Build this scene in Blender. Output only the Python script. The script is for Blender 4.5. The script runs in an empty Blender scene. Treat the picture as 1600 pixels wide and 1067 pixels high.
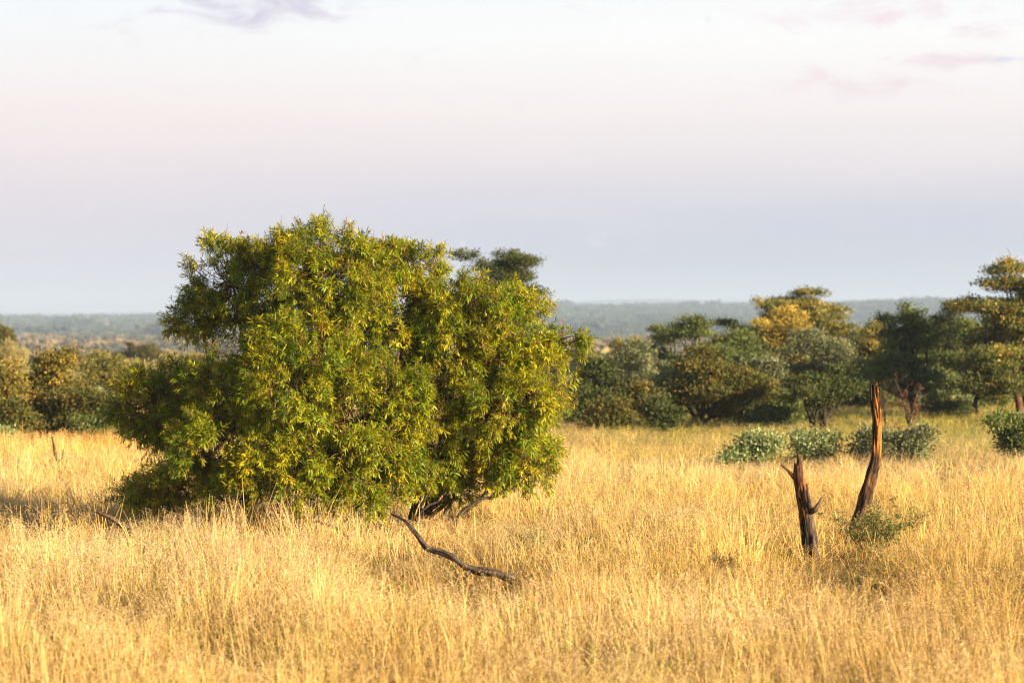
import bpy, math, random
import numpy as np
from mathutils import Vector, noise as mnoise

# ------------------------------------------------------------------ camera, sky, sun, exposure
S = bpy.context.scene
COL = S.collection
F, CAMZ, HZ = 3778.0, 2.1, 512.0          # focal length in photo pixels, eye height, horizon row


def at(px, py, Y):
    return np.array([(px - 800.0) / F * Y, Y, CAMZ + (HZ - py) / F * Y])


cam = bpy.data.cameras.new('camera')
cam.sensor_width = 36.0
cam.lens = F / 1600.0 * 36.0
cam.shift_y = -(1067 / 2 - HZ) / 1600.0
cam.clip_start, cam.clip_end = 0.5, 20000
cam.dof.use_dof = True
cam.dof.focus_distance = 22.3
cam.dof.aperture_fstop = 2.6
cam_o = bpy.data.objects.new('camera', cam)
cam_o.location = (0, 0, CAMZ)
cam_o.rotation_euler = (math.radians(90), 0, 0)
COL.objects.link(cam_o)
S.camera = cam_o

SUN_AZ, SUN_EL = 121.0, 16.0              # clockwise from the view direction (+Y), above the horizon
sd = Vector((math.sin(math.radians(SUN_AZ)) * math.cos(math.radians(SUN_EL)),
             math.cos(math.radians(SUN_AZ)) * math.cos(math.radians(SUN_EL)), math.sin(math.radians(SUN_EL))))
sun = bpy.data.lights.new('sun', 'SUN')
sun.energy, sun.angle, sun.color = 5.0, math.radians(0.55), (1.0, 0.80, 0.50)
sun_o = bpy.data.objects.new('sun', sun)
sun_o.rotation_euler = sd.to_track_quat('Z', 'Y').to_euler()
sun_o.location = (40, -30, 30)
COL.objects.link(sun_o)

S.view_settings.view_transform = 'Standard'
S.view_settings.look = 'None'
EXPO = 1.47
S.view_settings.exposure = EXPO
S.view_settings.gamma = 1.0
S.cycles.max_bounces = 8
S.cycles.diffuse_bounces = 3
S.cycles.glossy_bounces = 2
S.cycles.transmission_bounces = 4
S.cycles.transparent_max_bounces = 4
S.cycles.volume_bounces = 1
S.cycles.use_denoising = True
S.cycles.denoiser = 'OPENIMAGEDENOISE'
S.cycles.denoising_input_passes = 'RGB_ALBEDO_NORMAL'
S.cycles.denoising_prefilter = 'NONE'
S.cycles.filter_width = 1.2
S.cycles.sample_clamp_indirect = 4.0


def srgb(r, g, b):
    f = lambda c: (c / 12.92 if c <= 0.04045 else ((c + 0.055) / 1.055) ** 2.4)
    return (f(r / 255), f(g / 255), f(b / 255), 1.0)


class NT:
    """small helper round a node tree"""
    def __init__(self, tree):
        self.t = tree

    def n(self, typ, ins=None, **kw):
        nd = self.t.nodes.new(typ)
        for k, v in kw.items():
            setattr(nd, k, v)
        for k, v in (ins or {}).items():
            s = nd.inputs[k]
            if isinstance(v, bpy.types.NodeSocket):
                self.t.links.new(v, s)
            else:
                s.default_value = v
        return nd

    def math(self, op, a, b=0.0, c=None, clamp=False):
        ins = {0: a, 1: b}
        if c is not None:
            ins[2] = c
        return self.n('ShaderNodeMath', ins, operation=op, use_clamp=clamp).outputs[0]

    def mix(self, fac, a, b, mode='MIX'):
        return self.n('ShaderNodeMix', {0: fac, 6: a, 7: b}, data_type='RGBA', blend_type=mode).outputs[2]

    def ramp(self, fac, stops, interp='LINEAR'):
        nd = self.n('ShaderNodeValToRGB', {0: fac})
        cr = nd.color_ramp
        cr.interpolation = interp
        while len(cr.elements) < len(stops):
            cr.elements.new(0.5)
        for e, (p, c) in zip(cr.elements, stops):
            e.position, e.color = p, (c if len(c) == 4 else (*c, 1.0))
        return nd.outputs[0]


W = bpy.data.worlds.new('World')
S.world = W
W.use_nodes = True
W.node_tree.nodes.clear()
w = NT(W.node_tree)
sky = w.n('ShaderNodeTexSky', sky_type='NISHITA', sun_disc=False, sun_elevation=math.radians(SUN_EL),
          sun_rotation=math.radians(SUN_AZ), air_density=1.0, dust_density=2.0, ozone_density=1.0)
tc = w.n('ShaderNodeTexCoord')
sx = w.n('ShaderNodeSeparateXYZ', {0: tc.outputs['Generated']})
X_, Y_, Z_ = sx.outputs
hyp = w.math('SQRT', w.math('ADD', w.math('MULTIPLY', X_, X_), w.math('MULTIPLY', Y_, Y_)))
el = w.math('DIVIDE', Z_, w.math('MAXIMUM', hyp, 0.001))           # tangent of the elevation
az = w.math('ARCTAN2', X_, Y_)                                     # 0 along +Y, clockwise
e2 = w.math('MULTIPLY', el, 5.0, clamp=True)                       # 0 .. 0.2 of elevation
left = w.ramp(e2, [(0.0, srgb(194, 179, 200)), (0.10, srgb(207, 194, 210)), (0.27, srgb(226, 210, 218)),
                   (0.42, srgb(246, 229, 226)), (0.53, srgb(247, 242, 240)), (0.66, srgb(242, 247, 250)), (1.0, srgb(216, 232, 244))])
right = w.ramp(e2, [(0.0, srgb(154, 154, 182)), (0.10, srgb(170, 170, 195)), (0.24, srgb(197, 194, 211)),
                    (0.34, srgb(232, 220, 223)), (0.45, srgb(247, 237, 234)), (0.60, srgb(253, 252, 250)), (1.0, srgb(224, 238, 247))])
azf = w.n('ShaderNodeMapRange', {0: az, 1: -0.25, 2: 0.12}, interpolation_type='SMOOTHSTEP').outputs[0]
low = w.mix(azf, left, right)
# thin broken clouds, fixed in direction space
cmb = w.n('ShaderNodeCombineXYZ', {0: w.math('MULTIPLY', az, 1.0), 1: w.math('MULTIPLY', el, 2.6), 2: 0.0}).outputs[0]
n1 = w.n('ShaderNodeTexNoise', {'Vector': cmb, 'Scale': 34.0, 'Detail': 8.0, 'Roughness': 0.66, 'Distortion': 0.8}).outputs[0]


def spot(u, e, su, se):
    a = w.math('DIVIDE', w.math('SUBTRACT', az, u), su)
    b = w.math('DIVIDE', w.math('SUBTRACT', el, e), se)
    r = w.math('ADD', w.math('MULTIPLY', a, a), w.math('MULTIPLY', b, b))
    return w.math('EXPONENT', w.math('MULTIPLY', r, -1.0))


def tilted(u, e, su, se, k):
    du = w.math('SUBTRACT', az, u)
    a = w.math('DIVIDE', du, su)
    b = w.math('DIVIDE', w.math('SUBTRACT', w.math('SUBTRACT', el, e), w.math('MULTIPLY', du, k)), se)
    r = w.math('ADD', w.math('MULTIPLY', a, a), w.math('MULTIPLY', b, b))
    return w.math('EXPONENT', w.math('MULTIPLY', r, -1.0))


def cover(mask, lo, hi):
    v = w.math('ADD', w.math('MULTIPLY', w.math('SUBTRACT', n1, 0.5), 3.6), w.math('MULTIPLY', w.math('SUBTRACT', mask, 1.0), 1.0))
    return w.n('ShaderNodeMapRange', {0: v, 1: lo, 2: hi}, interpolation_type='SMOOTHSTEP').outputs[0]


grey = tilted(-0.108, 0.1300, 0.050, 0.0115, 0.12)
low = w.mix(w.math('MULTIPLY', cover(grey, -0.62, 0.40), 0.95), low, srgb(204, 197, 220))
pk = w.math('MAXIMUM', tilted(0.145, 0.1295, 0.05, 0.007, 0.0), spot(0.193, 0.1215, 0.020, 0.005))
pk = w.math('MAXIMUM', pk, spot(0.137, 0.0995, 0.042, 0.0085))
pk = w.math('MAXIMUM', pk, spot(0.176, 0.1080, 0.022, 0.0050))
low = w.mix(w.math('MULTIPLY', cover(pk, -0.70, 0.35), 0.90), low, srgb(241, 216, 223))
wh = spot(0.095, 0.1315, 0.024, 0.0065)
low = w.mix(w.math('MULTIPLY', cover(wh, -0.6, 0.2), 0.9), low, srgb(252, 246, 247))
bd = w.math('MAXIMUM', spot(0.081, 0.1270, 0.004, 0.0050), spot(0.203, 0.1085, 0.010, 0.0018))
low = w.mix(w.math('MULTIPLY', cover(bd, -0.35, 0.30), 0.8), low, srgb(206, 206, 228))
fine = w.n('ShaderNodeTexNoise', {'Vector': w.n('ShaderNodeCombineXYZ', {0: az, 1: w.math('MULTIPLY', el, 5.0), 2: 3.0}).outputs[0],
                                  'Scale': 9.0, 'Detail': 5.0, 'Roughness': 0.55}).outputs[0]
low = w.mix(w.n('ShaderNodeMapRange', {0: fine, 1: 0.42, 2: 0.75, 4: 0.16}).outputs[0], low, srgb(250, 236, 236))
up = w.n('ShaderNodeMapRange', {0: el, 1: 0.145, 2: 0.36}, interpolation_type='SMOOTHSTEP').outputs[0]
high = w.mix(1.0, sky.outputs[0], (0.05, 0.05, 0.05, 1), 'MULTIPLY')
low = w.mix(1.0, low, (0.385, 0.385, 0.385, 1), 'MULTIPLY')          # radiance of the pale sky before the exposure
world_col = w.mix(up, low, high)
bg = w.n('ShaderNodeBackground', {'Color': world_col, 'Strength': 1.0})
wo = w.n('ShaderNodeOutputWorld', {0: bg.outputs[0]})


# ------------------------------------------------------------------ mesh helpers
def unit(v):
    return v / np.maximum(np.linalg.norm(v, axis=-1, keepdims=True), 1e-9)


class MB:
    """collects vertices, triangles and one colour per vertex"""
    def __init__(self):
        self.v, self.f, self.c, self.k = [], [], [], 0

    def add(self, v, f, c):
        v = np.asarray(v, float).reshape(-1, 3)
        c = np.asarray(c, float)
        if c.ndim == 1:
            c = np.tile(c, (len(v), 1))
        self.v.append(v)
        self.f.append(np.asarray(f, int).reshape(-1, 3) + self.k)
        self.c.append(c[:, :3])
        self.k += len(v)

    def build(self, name, mat, parent=None, smooth=False, link=True, origin=None):
        v, f, c = np.concatenate(self.v), np.concatenate(self.f), np.concatenate(self.c)
        if origin is not None:
            v = v - np.asarray(origin, float)
        me = bpy.data.meshes.new(name)
        me.vertices.add(len(v))
        me.vertices.foreach_set('co', v.astype(np.float32).ravel())
        me.loops.add(len(f) * 3)
        me.loops.foreach_set('vertex_index', f.astype(np.int32).ravel())
        me.polygons.add(len(f))
        me.polygons.foreach_set('loop_start', np.arange(0, len(f) * 3, 3, dtype=np.int32))
        if smooth:
            me.polygons.foreach_set('use_smooth', np.ones(len(f), bool))
        ca = me.color_attributes.new('Col', 'FLOAT_COLOR', 'POINT')
        ca.data.foreach_set('color', np.concatenate([c, np.ones((len(c), 1))], 1).astype(np.float32).ravel())
        me.update(calc_edges=True)
        me.materials.append(mat)
        o = bpy.data.objects.new(name, me)
        if link:
            COL.objects.link(o)
        if parent is not None:
            o.parent = parent
        return o


def leaves(mb, P, A, N, L, Wd, C, droop=0.25):
    """folded pointed leaf blades (4 triangles each)"""
    n = len(P)
    A, L, Wd = unit(A), np.asarray(L)[:, None], np.asarray(Wd)[:, None]
    Sd = unit(np.cross(A, N))
    U = np.cross(Sd, A)
    dr = np.asarray(droop) * np.ones((n, 1))
    ctr = lambda t: P + A * L * t - U * dr * L * t * t
    h = 0.5 * Wd
    m1, m2 = ctr(0.35), ctr(0.70)
    V = np.stack([ctr(0.0), m1 + Sd * h + U * h * .3, m1 - Sd * h + U * h * .3, m2 + Sd * h * .72 + U * h * .2,
                  m2 - Sd * h * .72 + U * h * .2, ctr(1.0)], 1).reshape(-1, 3)
    T = np.array([[0, 1, 2], [1, 3, 4], [1, 4, 2], [3, 5, 4]])
    mb.add(V, (T[None] + (np.arange(n) * 6)[:, None, None]).reshape(-1, 3), np.repeat(C, 6, 0))


def flakes(mb, P, A, N, L, Wd, C):
    """small kite-shaped leaves (2 triangles each) for trees farther off"""
    n = len(P)
    A, L, Wd = unit(A), np.asarray(L)[:, None], np.asarray(Wd)[:, None]
    Sd = unit(np.cross(A, N))
    U = np.cross(Sd, A)
    V = np.stack([P, P + A * L * .45 + Sd * Wd * .5 + U * Wd * .15, P + A * L - U * L * .12,
                  P + A * L * .45 - Sd * Wd * .5 + U * Wd * .15], 1).reshape(-1, 3)
    T = np.array([[0, 1, 2], [0, 2, 3]])
    mb.add(V, (T[None] + (np.arange(n) * 4)[:, None, None]).reshape(-1, 3), np.repeat(C, 4, 0))


def catmull(P, n):
    P = np.asarray(P, float)
    Q = np.vstack([2 * P[0] - P[1], P, 2 * P[-1] - P[-2]])
    t = np.linspace(0, len(P) - 1 - 1e-6, n)
    i = t.astype(int)
    u = (t - i)[:, None]
    a, b, c, d = Q[i], Q[i + 1], Q[i + 2], Q[i + 3]
    return 0.5 * (2 * b + (c - a) * u + (2 * a - 5 * b + 4 * c - d) * u ** 2 + (3 * b - a - 3 * c + d) * u ** 3)


def frames(P):
    T = unit(np.gradient(P, axis=0))
    ref = np.array([0.31, 0.95, 0.05])
    A = []
    a = unit(np.cross(T[0], ref))
    for t in T:
        a = unit(a - t * np.dot(a, t))
        A.append(a)
    A = np.array(A)
    return T, A, np.cross(T, A)


def tube(mb, P, R, C, sides=5):
    P, R = np.asarray(P, float), np.asarray(R, float)
    T, A, B = frames(P)
    th = np.linspace(0, 2 * np.pi, sides, endpoint=False)
    V = P[:, None] + R[:, None, None] * (A[:, None] * np.cos(th)[None, :, None] + B[:, None] * np.sin(th)[None, :, None])
    m = len(P)
    i, j = np.meshgrid(np.arange(m - 1), np.arange(sides), indexing='ij')
    a, b = i * sides + j, i * sides + (j + 1) % sides
    c, d = a + sides, b + sides
    f = np.concatenate([np.stack([a, b, d], -1).reshape(-1, 3), np.stack([a, d, c], -1).reshape(-1, 3)])
    vv = np.vstack([V.reshape(-1, 3), P[-1:]])
    k = np.arange(sides)
    f = np.vstack([f, np.stack([(m - 1) * sides + k, (m - 1) * sides + (k + 1) % sides, np.full(sides, m * sides)], -1)])
    C = np.asarray(C, float)
    if C.ndim == 2:
        C = np.vstack([np.repeat(C, sides, 0), C[-1:]])
    mb.add(vv, f, C)


def empty(name, loc, label, cat, group=None):
    o = bpy.data.objects.new(name, None)
    o.empty_display_size = 0.2
    o.location = tuple(float(v) for v in loc)
    o['label'], o['category'] = label, cat
    if group:
        o['group'] = group
    COL.objects.link(o)
    return o


def terrain(x, y):
    x, y = np.asarray(x, float), np.asarray(y, float)
    z = np.interp(y, [-50, 72, 92, 150, 250, 400, 800, 1400, 9000], [0, 0, -.5, -3, -5.5, -7.5, -8, -7, -7])
    u = 0.05 * np.sin(x * .43 + 1.3) * np.sin(y * .31 + .4) + 0.03 * np.sin(x * .9 + y * .6)
    return z + u * np.clip(1.5 - y / 200, 0, 1)


# ------------------------------------------------------------------ materials
def mat_leaf(name, trans=0.32, rough=0.45, spec=0.35, tint=(1.0, 1.0, 1.0)):
    m = bpy.data.materials.new(name)
    m.use_nodes = True
    t = NT(m.node_tree)
    m.node_tree.nodes.clear()
    a = t.n('ShaderNodeAttribute', attribute_name='Col').outputs['Color']
    a = t.mix(1.0, a, (*tint, 1), 'MULTIPLY')
    p = t.n('ShaderNodeBsdfPrincipled', {'Base Color': a, 'Roughness': rough, 'Specular IOR Level': spec})
    tr = t.n('ShaderNodeBsdfTranslucent', {'Color': t.mix(1.0, a, (1.3, 1.25, 0.6, 1), 'MULTIPLY')})
    mx = t.n('ShaderNodeMixShader', {0: trans, 1: p.outputs[0], 2: tr.outputs[0]})
    t.n('ShaderNodeOutputMaterial', {0: mx.outputs[0]})
    return m


def mat_bark(name, scale=14.0, bump=0.6, rough=0.85):
    m = bpy.data.materials.new(name)
    m.use_nodes = True
    t = NT(m.node_tree)
    m.node_tree.nodes.clear()
    a = t.n('ShaderNodeAttribute', attribute_name='Col').outputs['Color']
    co = t.n('ShaderNodeTexCoord').outputs['Object']
    st = t.n('ShaderNodeMapping', {0: co, 3: (1, 1, 0.22)}).outputs[0]
    n = t.n('ShaderNodeTexNoise', {'Vector': st, 'Scale': scale * 3, 'Detail': 6.0, 'Roughness': 0.65}).outputs[0]
    n2 = t.n('ShaderNodeTexNoise', {'Vector': co, 'Scale': scale, 'Detail': 3.0}).outputs[0]
    v = t.n('ShaderNodeMapRange', {0: n, 1: 0.33, 2: 0.68, 3: 0.35, 4: 1.5}).outputs[0]
    v2 = t.n('ShaderNodeMapRange', {0: n2, 1: 0.3, 2: 0.7, 3: 0.7, 4: 1.3}).outputs[0]
    col = t.mix(1.0, a, t.math('MULTIPLY', v, v2), 'MULTIPLY')
    b = t.n('ShaderNodeBump', {'Height': n, 'Strength': bump, 'Distance': 0.02})
    p = t.n('ShaderNodeBsdfPrincipled', {'Base Color': col, 'Roughness': rough, 'Specular IOR Level': 0.2, 'Normal': b.outputs[0]})
    t.n('ShaderNodeOutputMaterial', {0: p.outputs[0]})
    return m


def mat_grass():
    m = bpy.data.materials.new('dry_grass')
    m.use_nodes = True
    t = NT(m.node_tree)
    m.node_tree.nodes.clear()
    a = t.n('ShaderNodeAttribute', attribute_name='Col').outputs['Color']
    tint = t.n('ShaderNodeAttribute', attribute_name='tint', attribute_type='INSTANCER').outputs['Color']
    col = t.mix(1.0, a, tint, 'MULTIPLY')
    p = t.n('ShaderNodeBsdfPrincipled', {'Base Color': col, 'Roughness': 0.55, 'Specular IOR Level': 0.25})
    tr = t.n('ShaderNodeBsdfTranslucent', {'Color': col})
    mx = t.n('ShaderNodeMixShader', {0: 0.22, 1: p.outputs[0], 2: tr.outputs[0]})
    t.n('ShaderNodeOutputMaterial', {0: mx.outputs[0]})
    return m


def mat_ground():
    m = bpy.data.materials.new('dry_soil')
    m.use_nodes = True
    t = NT(m.node_tree)
    m.node_tree.nodes.clear()
    pos = t.n('ShaderNodeNewGeometry').outputs['Position']
    n1 = t.n('ShaderNodeTexNoise', {'Vector': pos, 'Scale': 0.5, 'Detail': 6.0, 'Roughness': 0.6}).outputs[0]
    n2 = t.n('ShaderNodeTexNoise', {'Vector': pos, 'Scale': 18.0, 'Detail': 5.0, 'Roughness': 0.7}).outputs[0]
    c = t.ramp(n1, [(0.3, (0.13, 0.085, 0.045)), (0.5, (0.20, 0.135, 0.065)), (0.7, (0.27, 0.19, 0.09))])
    c = t.mix(1.0, c, t.n('ShaderNodeMapRange', {0: n2, 1: 0.3, 2: 0.7, 3: 0.55, 4: 1.3}).outputs[0], 'MULTIPLY')
    far = t.n('ShaderNodeSeparateXYZ', {0: pos}).outputs[1]
    ff = t.n('ShaderNodeMapRange', {0: far, 1: 120.0, 2: 400.0}).outputs[0]
    c = t.mix(ff, c, (0.22, 0.16, 0.075, 1))
    b = t.n('ShaderNodeBump', {'Height': n2, 'Strength': 0.6, 'Distance': 0.05})
    p = t.n('ShaderNodeBsdfPrincipled', {'Base Color': c, 'Roughness': 0.95, 'Specular IOR Level': 0.1, 'Normal': b.outputs[0]})
    t.n('ShaderNodeOutputMaterial', {0: p.outputs[0]})
    return m


def mat_hill(name, c0, c1):
    m = bpy.data.materials.new(name)
    m.use_nodes = True
    t = NT(m.node_tree)
    m.node_tree.nodes.clear()
    pos = t.n('ShaderNodeNewGeometry').outputs['Position']
    n1 = t.n('ShaderNodeTexNoise', {'Vector': pos, 'Scale': 0.012, 'Detail': 6.0, 'Roughness': 0.65}).outputs[0]
    c = t.ramp(n1, [(0.35, c0), (0.65, c1)])
    p = t.n('ShaderNodeBsdfPrincipled', {'Base Color': c, 'Roughness': 1.0, 'Specular IOR Level': 0.0})
    t.n('ShaderNodeOutputMaterial', {0: p.outputs[0]})
    return m


M_BUSH = mat_leaf('bush_leaf', 0.28, 0.42, 0.35)
M_TREE = mat_leaf('tree_leaf', 0.28, 0.6, 0.2)
M_BARK = mat_bark('bark')
M_SNAG = mat_bark('weathered_wood', 16.0, 0.9, 0.8)
M_GRASS = mat_grass()
M_GROUND = mat_ground()


def mat_wood_far():
    m = bpy.data.materials.new('far_foliage')
    m.use_nodes = True
    t = NT(m.node_tree)
    m.node_tree.nodes.clear()
    a = t.n('ShaderNodeAttribute', attribute_name='Col').outputs['Color']
    tint = t.n('ShaderNodeAttribute', attribute_name='tint', attribute_type='INSTANCER').outputs['Color']
    p = t.n('ShaderNodeBsdfDiffuse', {'Color': t.mix(1.0, a, tint, 'MULTIPLY')})
    t.n('ShaderNodeOutputMaterial', {0: p.outputs[0]})
    return m


M_FAR = mat_wood_far()


# ------------------------------------------------------------------ the setting: ground, hills
def grid_mesh(name, xs, ys, zf, mat, kind):
    X, Y = np.meshgrid(xs, ys)
    V = np.stack([X, Y, zf(X, Y)], -1).reshape(-1, 3)
    ny, nx = X.shape
    i, j = np.meshgrid(np.arange(ny - 1), np.arange(nx - 1), indexing='ij')
    a = i * nx + j
    f = np.concatenate([np.stack([a, a + 1, a + nx + 1], -1).reshape(-1, 3), np.stack([a, a + nx + 1, a + nx], -1).reshape(-1, 3)])
    mb = MB()
    mb.add(V, f, (1, 1, 1))
    o = mb.build(name, mat, smooth=True)
    o['kind'] = kind
    return o


ys = np.concatenate([np.arange(-30, 100, 1.0), np.geomspace(100, 9000, 60)])
xs = np.concatenate([-np.geomspace(3000, 45, 24), np.arange(-44, 45, 1.0), np.geomspace(45, 3000, 24)])
g = grid_mesh('ground', xs, ys, terrain, M_GROUND, 'structure')
g['label'] = 'dry sandy ground under the long golden grass'


def hill_top(u):          # photo row of the crest as a function of x / y
    return np.interp(u, [-.6, -.21, -.14, -.05, .02, .10, .14, .18, .215, .6], [494, 497, 496, 487, 480, 481, 475, 471, 470, 482])


def hill_z(X, Y):
    u = X / Y
    crest = CAMZ + (HZ - hill_top(u)) / F * 3000 - 4.0
    t = np.clip((Y - 1300) / 1700, 0, 1)
    n = 1.4 * np.sin(X * .011 + Y * .004) + 1.1 * np.sin(X * .023 - Y * .011 + 2) + .7 * np.sin(X * .051 + Y * .02)
    t = t * t * (3 - 2 * t)
    return -7.4 + (crest + 7.4) * t + n * np.clip((Y - 1350) / 300, 0, 1) - np.clip(Y - 3100, 0, 1e9) * .12


h = grid_mesh('hills', np.linspace(-1900, 1900, 150), np.linspace(1300, 3500, 60), hill_z,
              mat_hill('hill_scrub', (0.055, 0.062, 0.03), (0.12, 0.11, 0.055)), 'structure')
h['label'] = 'long low wooded hills, grey blue with distance'


def ridge_z(X, Y):
    u = X / Y
    top = np.interp(u, [-.5, -.2, 0, .03, .06, .10, .13, .5], [492, 490, 482, 470, 467, 471, 476, 484])
    crest = CAMZ + (HZ - top) / F * 6200
    t = np.clip((Y - 5000) / 1200, 0, 1)
    return -7.5 + (crest + 7.5) * t * t * (3 - 2 * t) - np.clip(Y - 6300, 0, 1e9) * .15


h2 = grid_mesh('mountain', np.linspace(-3400, 3400, 120), np.linspace(5000, 7000, 20), ridge_z,
               mat_hill('ridge_scrub', (0.06, 0.07, 0.04), (0.1, 0.1, 0.06)), 'structure')
h2['label'] = 'very faint pale ridge behind the wooded hills'


# ------------------------------------------------------------------ instancing for stuff (grass, far wood)
def scatter(name, variants, P, rot, scl, tint, idx, label):
    coll = bpy.data.collections.new(name + '_tufts')
    for i, v in enumerate(variants):
        v.name = '%s_tuft_%02d' % (name, i)
        coll.objects.link(v)
    me = bpy.data.meshes.new(name)
    me.vertices.add(len(P))
    me.vertices.foreach_set('co', P.astype(np.float32).ravel())
    for nm, typ, dat, key in (('rot', 'FLOAT_VECTOR', rot, 'vector'), ('scl', 'FLOAT_VECTOR', scl, 'vector')):
        at_ = me.attributes.new(nm, typ, 'POINT')
        at_.data.foreach_set(key, dat.astype(np.float32).ravel())
    at_ = me.attributes.new('tint', 'FLOAT_COLOR', 'POINT')
    at_.data.foreach_set('color', np.concatenate([tint, np.ones((len(P), 1))], 1).astype(np.float32).ravel())
    at_ = me.attributes.new('idx', 'INT', 'POINT')
    at_.data.foreach_set('value', idx.astype(np.int32))
    o = bpy.data.objects.new(name, me)
    COL.objects.link(o)
    ng = bpy.data.node_groups.new(name + '_scatter', 'GeometryNodeTree')
    ng.interface.new_socket('Geometry', in_out='INPUT', socket_type='NodeSocketGeometry')
    ng.interface.new_socket('Geometry', in_out='OUTPUT', socket_type='NodeSocketGeometry')
    t = NT(ng)
    gi, go = t.n('NodeGroupInput'), t.n('NodeGroupOutput')
    ci = t.n('GeometryNodeCollectionInfo', {'Collection': coll, 'Separate Children': True, 'Reset Children': True})

    def named(nm, typ):
        return t.n('GeometryNodeInputNamedAttribute', {'Name': nm}, data_type=typ).outputs['Attribute']
    er = t.n('FunctionNodeEulerToRotation', {0: named('rot', 'FLOAT_VECTOR')})
    ip = t.n('GeometryNodeInstanceOnPoints', {'Points': gi.outputs[0], 'Instance': ci.outputs[0], 'Pick Instance': True,
                                              'Instance Index': named('idx', 'INT'), 'Rotation': er.outputs[0],
                                              'Scale': named('scl', 'FLOAT_VECTOR')})
    ng.links.new(ip.outputs[0], go.inputs[0])
    md = o.modifiers.new('scatter', 'NODES')
    md.node_group = ng
    o['kind'], o['label'] = 'stuff', label
    return o


rng = np.random.default_rng(7)
STRAW = np.array([0.66, 0.488, 0.190])


def blades(mb, n, hmin, hmax, spread, lean, width, seed, cjit=0.22, bent=0.0, gain=1.0):
    r = np.random.default_rng(seed)
    ang, rad = r.uniform(0, 2 * np.pi, n), spread * np.sqrt(r.uniform(0, 1, n))
    base = np.stack([rad * np.cos(ang), rad * np.sin(ang), np.zeros(n)], -1)
    L = r.uniform(hmin, hmax, n)
    la = ang + r.normal(0, .9, n)
    out = np.stack([np.cos(la), np.sin(la), np.zeros(n)], -1)
    k = np.abs(r.normal(0, lean, n))[:, None]
    curve = (r.uniform(.2, 1.0, n) * k[:, 0] + bent * r.uniform(0, 1, n))[:, None]
    face = r.uniform(0, 2 * np.pi, n)
    sd_ = np.stack([np.cos(face), np.sin(face), np.zeros(n)], -1)
    m = 5
    V = np.zeros((n, m, 2, 3))
    for i in range(m):
        t = i / (m - 1)
        c = base + np.array([0, 0, 1.0]) * (L * t)[:, None] * (1 - .3 * curve * t) + out * L[:, None] * (k * t * .7 + curve * t * t * .7)
        wv = width * r.uniform(.7, 1.3, n)[:, None] * (1 - .75 * t ** 1.5)
        V[:, i, 0], V[:, i, 1] = c - sd_ * wv * .5, c + sd_ * wv * .5
    T = []
    for i in range(m - 1):
        a = i * 2
        T += [[a, a + 1, a + 3], [a, a + 3, a + 2]]
    T = np.array(T)
    C = STRAW * gain * (1 + r.normal(0, cjit, (n, 1))) * (1 + r.normal(0, .05, (n, 3)))
    tt = np.linspace(0, 1, m)[None, :, None, None]
    dark = r.uniform(0.92, 1.0, (n, 1, 1, 1))  # blades slightly darker at the foot, shade put into the colour
    Cv = C[:, None, None, :] * (dark + (1 - dark) * tt) * np.ones((1, 1, 2, 1))
    mb.add(V.reshape(-1, 3), (T[None] + (np.arange(n) * m * 2)[:, None, None]).reshape(-1, 3), np.clip(Cv, .01, .9).reshape(-1, 3))
    tip = base + np.array([0, 0, 1.0]) * L[:, None] * (1 - .3 * curve) + out * L[:, None] * (k * .7 + curve * .7)
    td = unit(np.array([0, 0, 1.0]) * (1 - .6 * curve) + out * (k * .7 + 1.4 * curve))
    return tip, td


def panicles(mb, tip, td, seed, size=0.16, nb=8, col=(0.62, 0.46, 0.25)):
    r = np.random.default_rng(seed)
    for p, d in zip(tip, td):
        c = np.array(col) * r.uniform(.75, 1.2)
        a, b = r.uniform(0, 2 * np.pi, nb), np.linspace(0, 1, nb)
        s = size * r.uniform(.7, 1.3)
        side = unit(np.cross(d, [.3, .2, 1.0]))
        up2 = np.cross(side, d)
        st = p[None] - d[None] * s * (1 - b)[:, None]
        dr = unit(d[None] * .8 + (side[None] * np.cos(a)[:, None] + up2[None] * np.sin(a)[:, None]) * .8)
        ln = s * (.25 + .5 * (1 - b)) * r.uniform(.7, 1.2, nb)
        en = st + dr * ln[:, None]
        wv = unit(r.normal(0, 1, (nb, 3))) * 0.0012
        V = np.stack([st - wv, st + wv, en], 1).reshape(-1, 3)
        mb.add(V, np.arange(nb * 3).reshape(-1, 3), c)
        ns = 2
        q = (st[:, None] + (en - st)[:, None] * r.uniform(.4, 1.05, (nb, ns))[..., None]).reshape(-1, 3)
        A = unit(np.repeat(dr, ns, 0) + r.normal(0, .6, (nb * ns, 3)))
        flakes(mb, q, A, unit(r.normal(0, 1, A.shape)), np.full(len(q), .013), np.full(len(q), .0055), np.tile(c * 1.05, (len(q), 1)))


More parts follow.
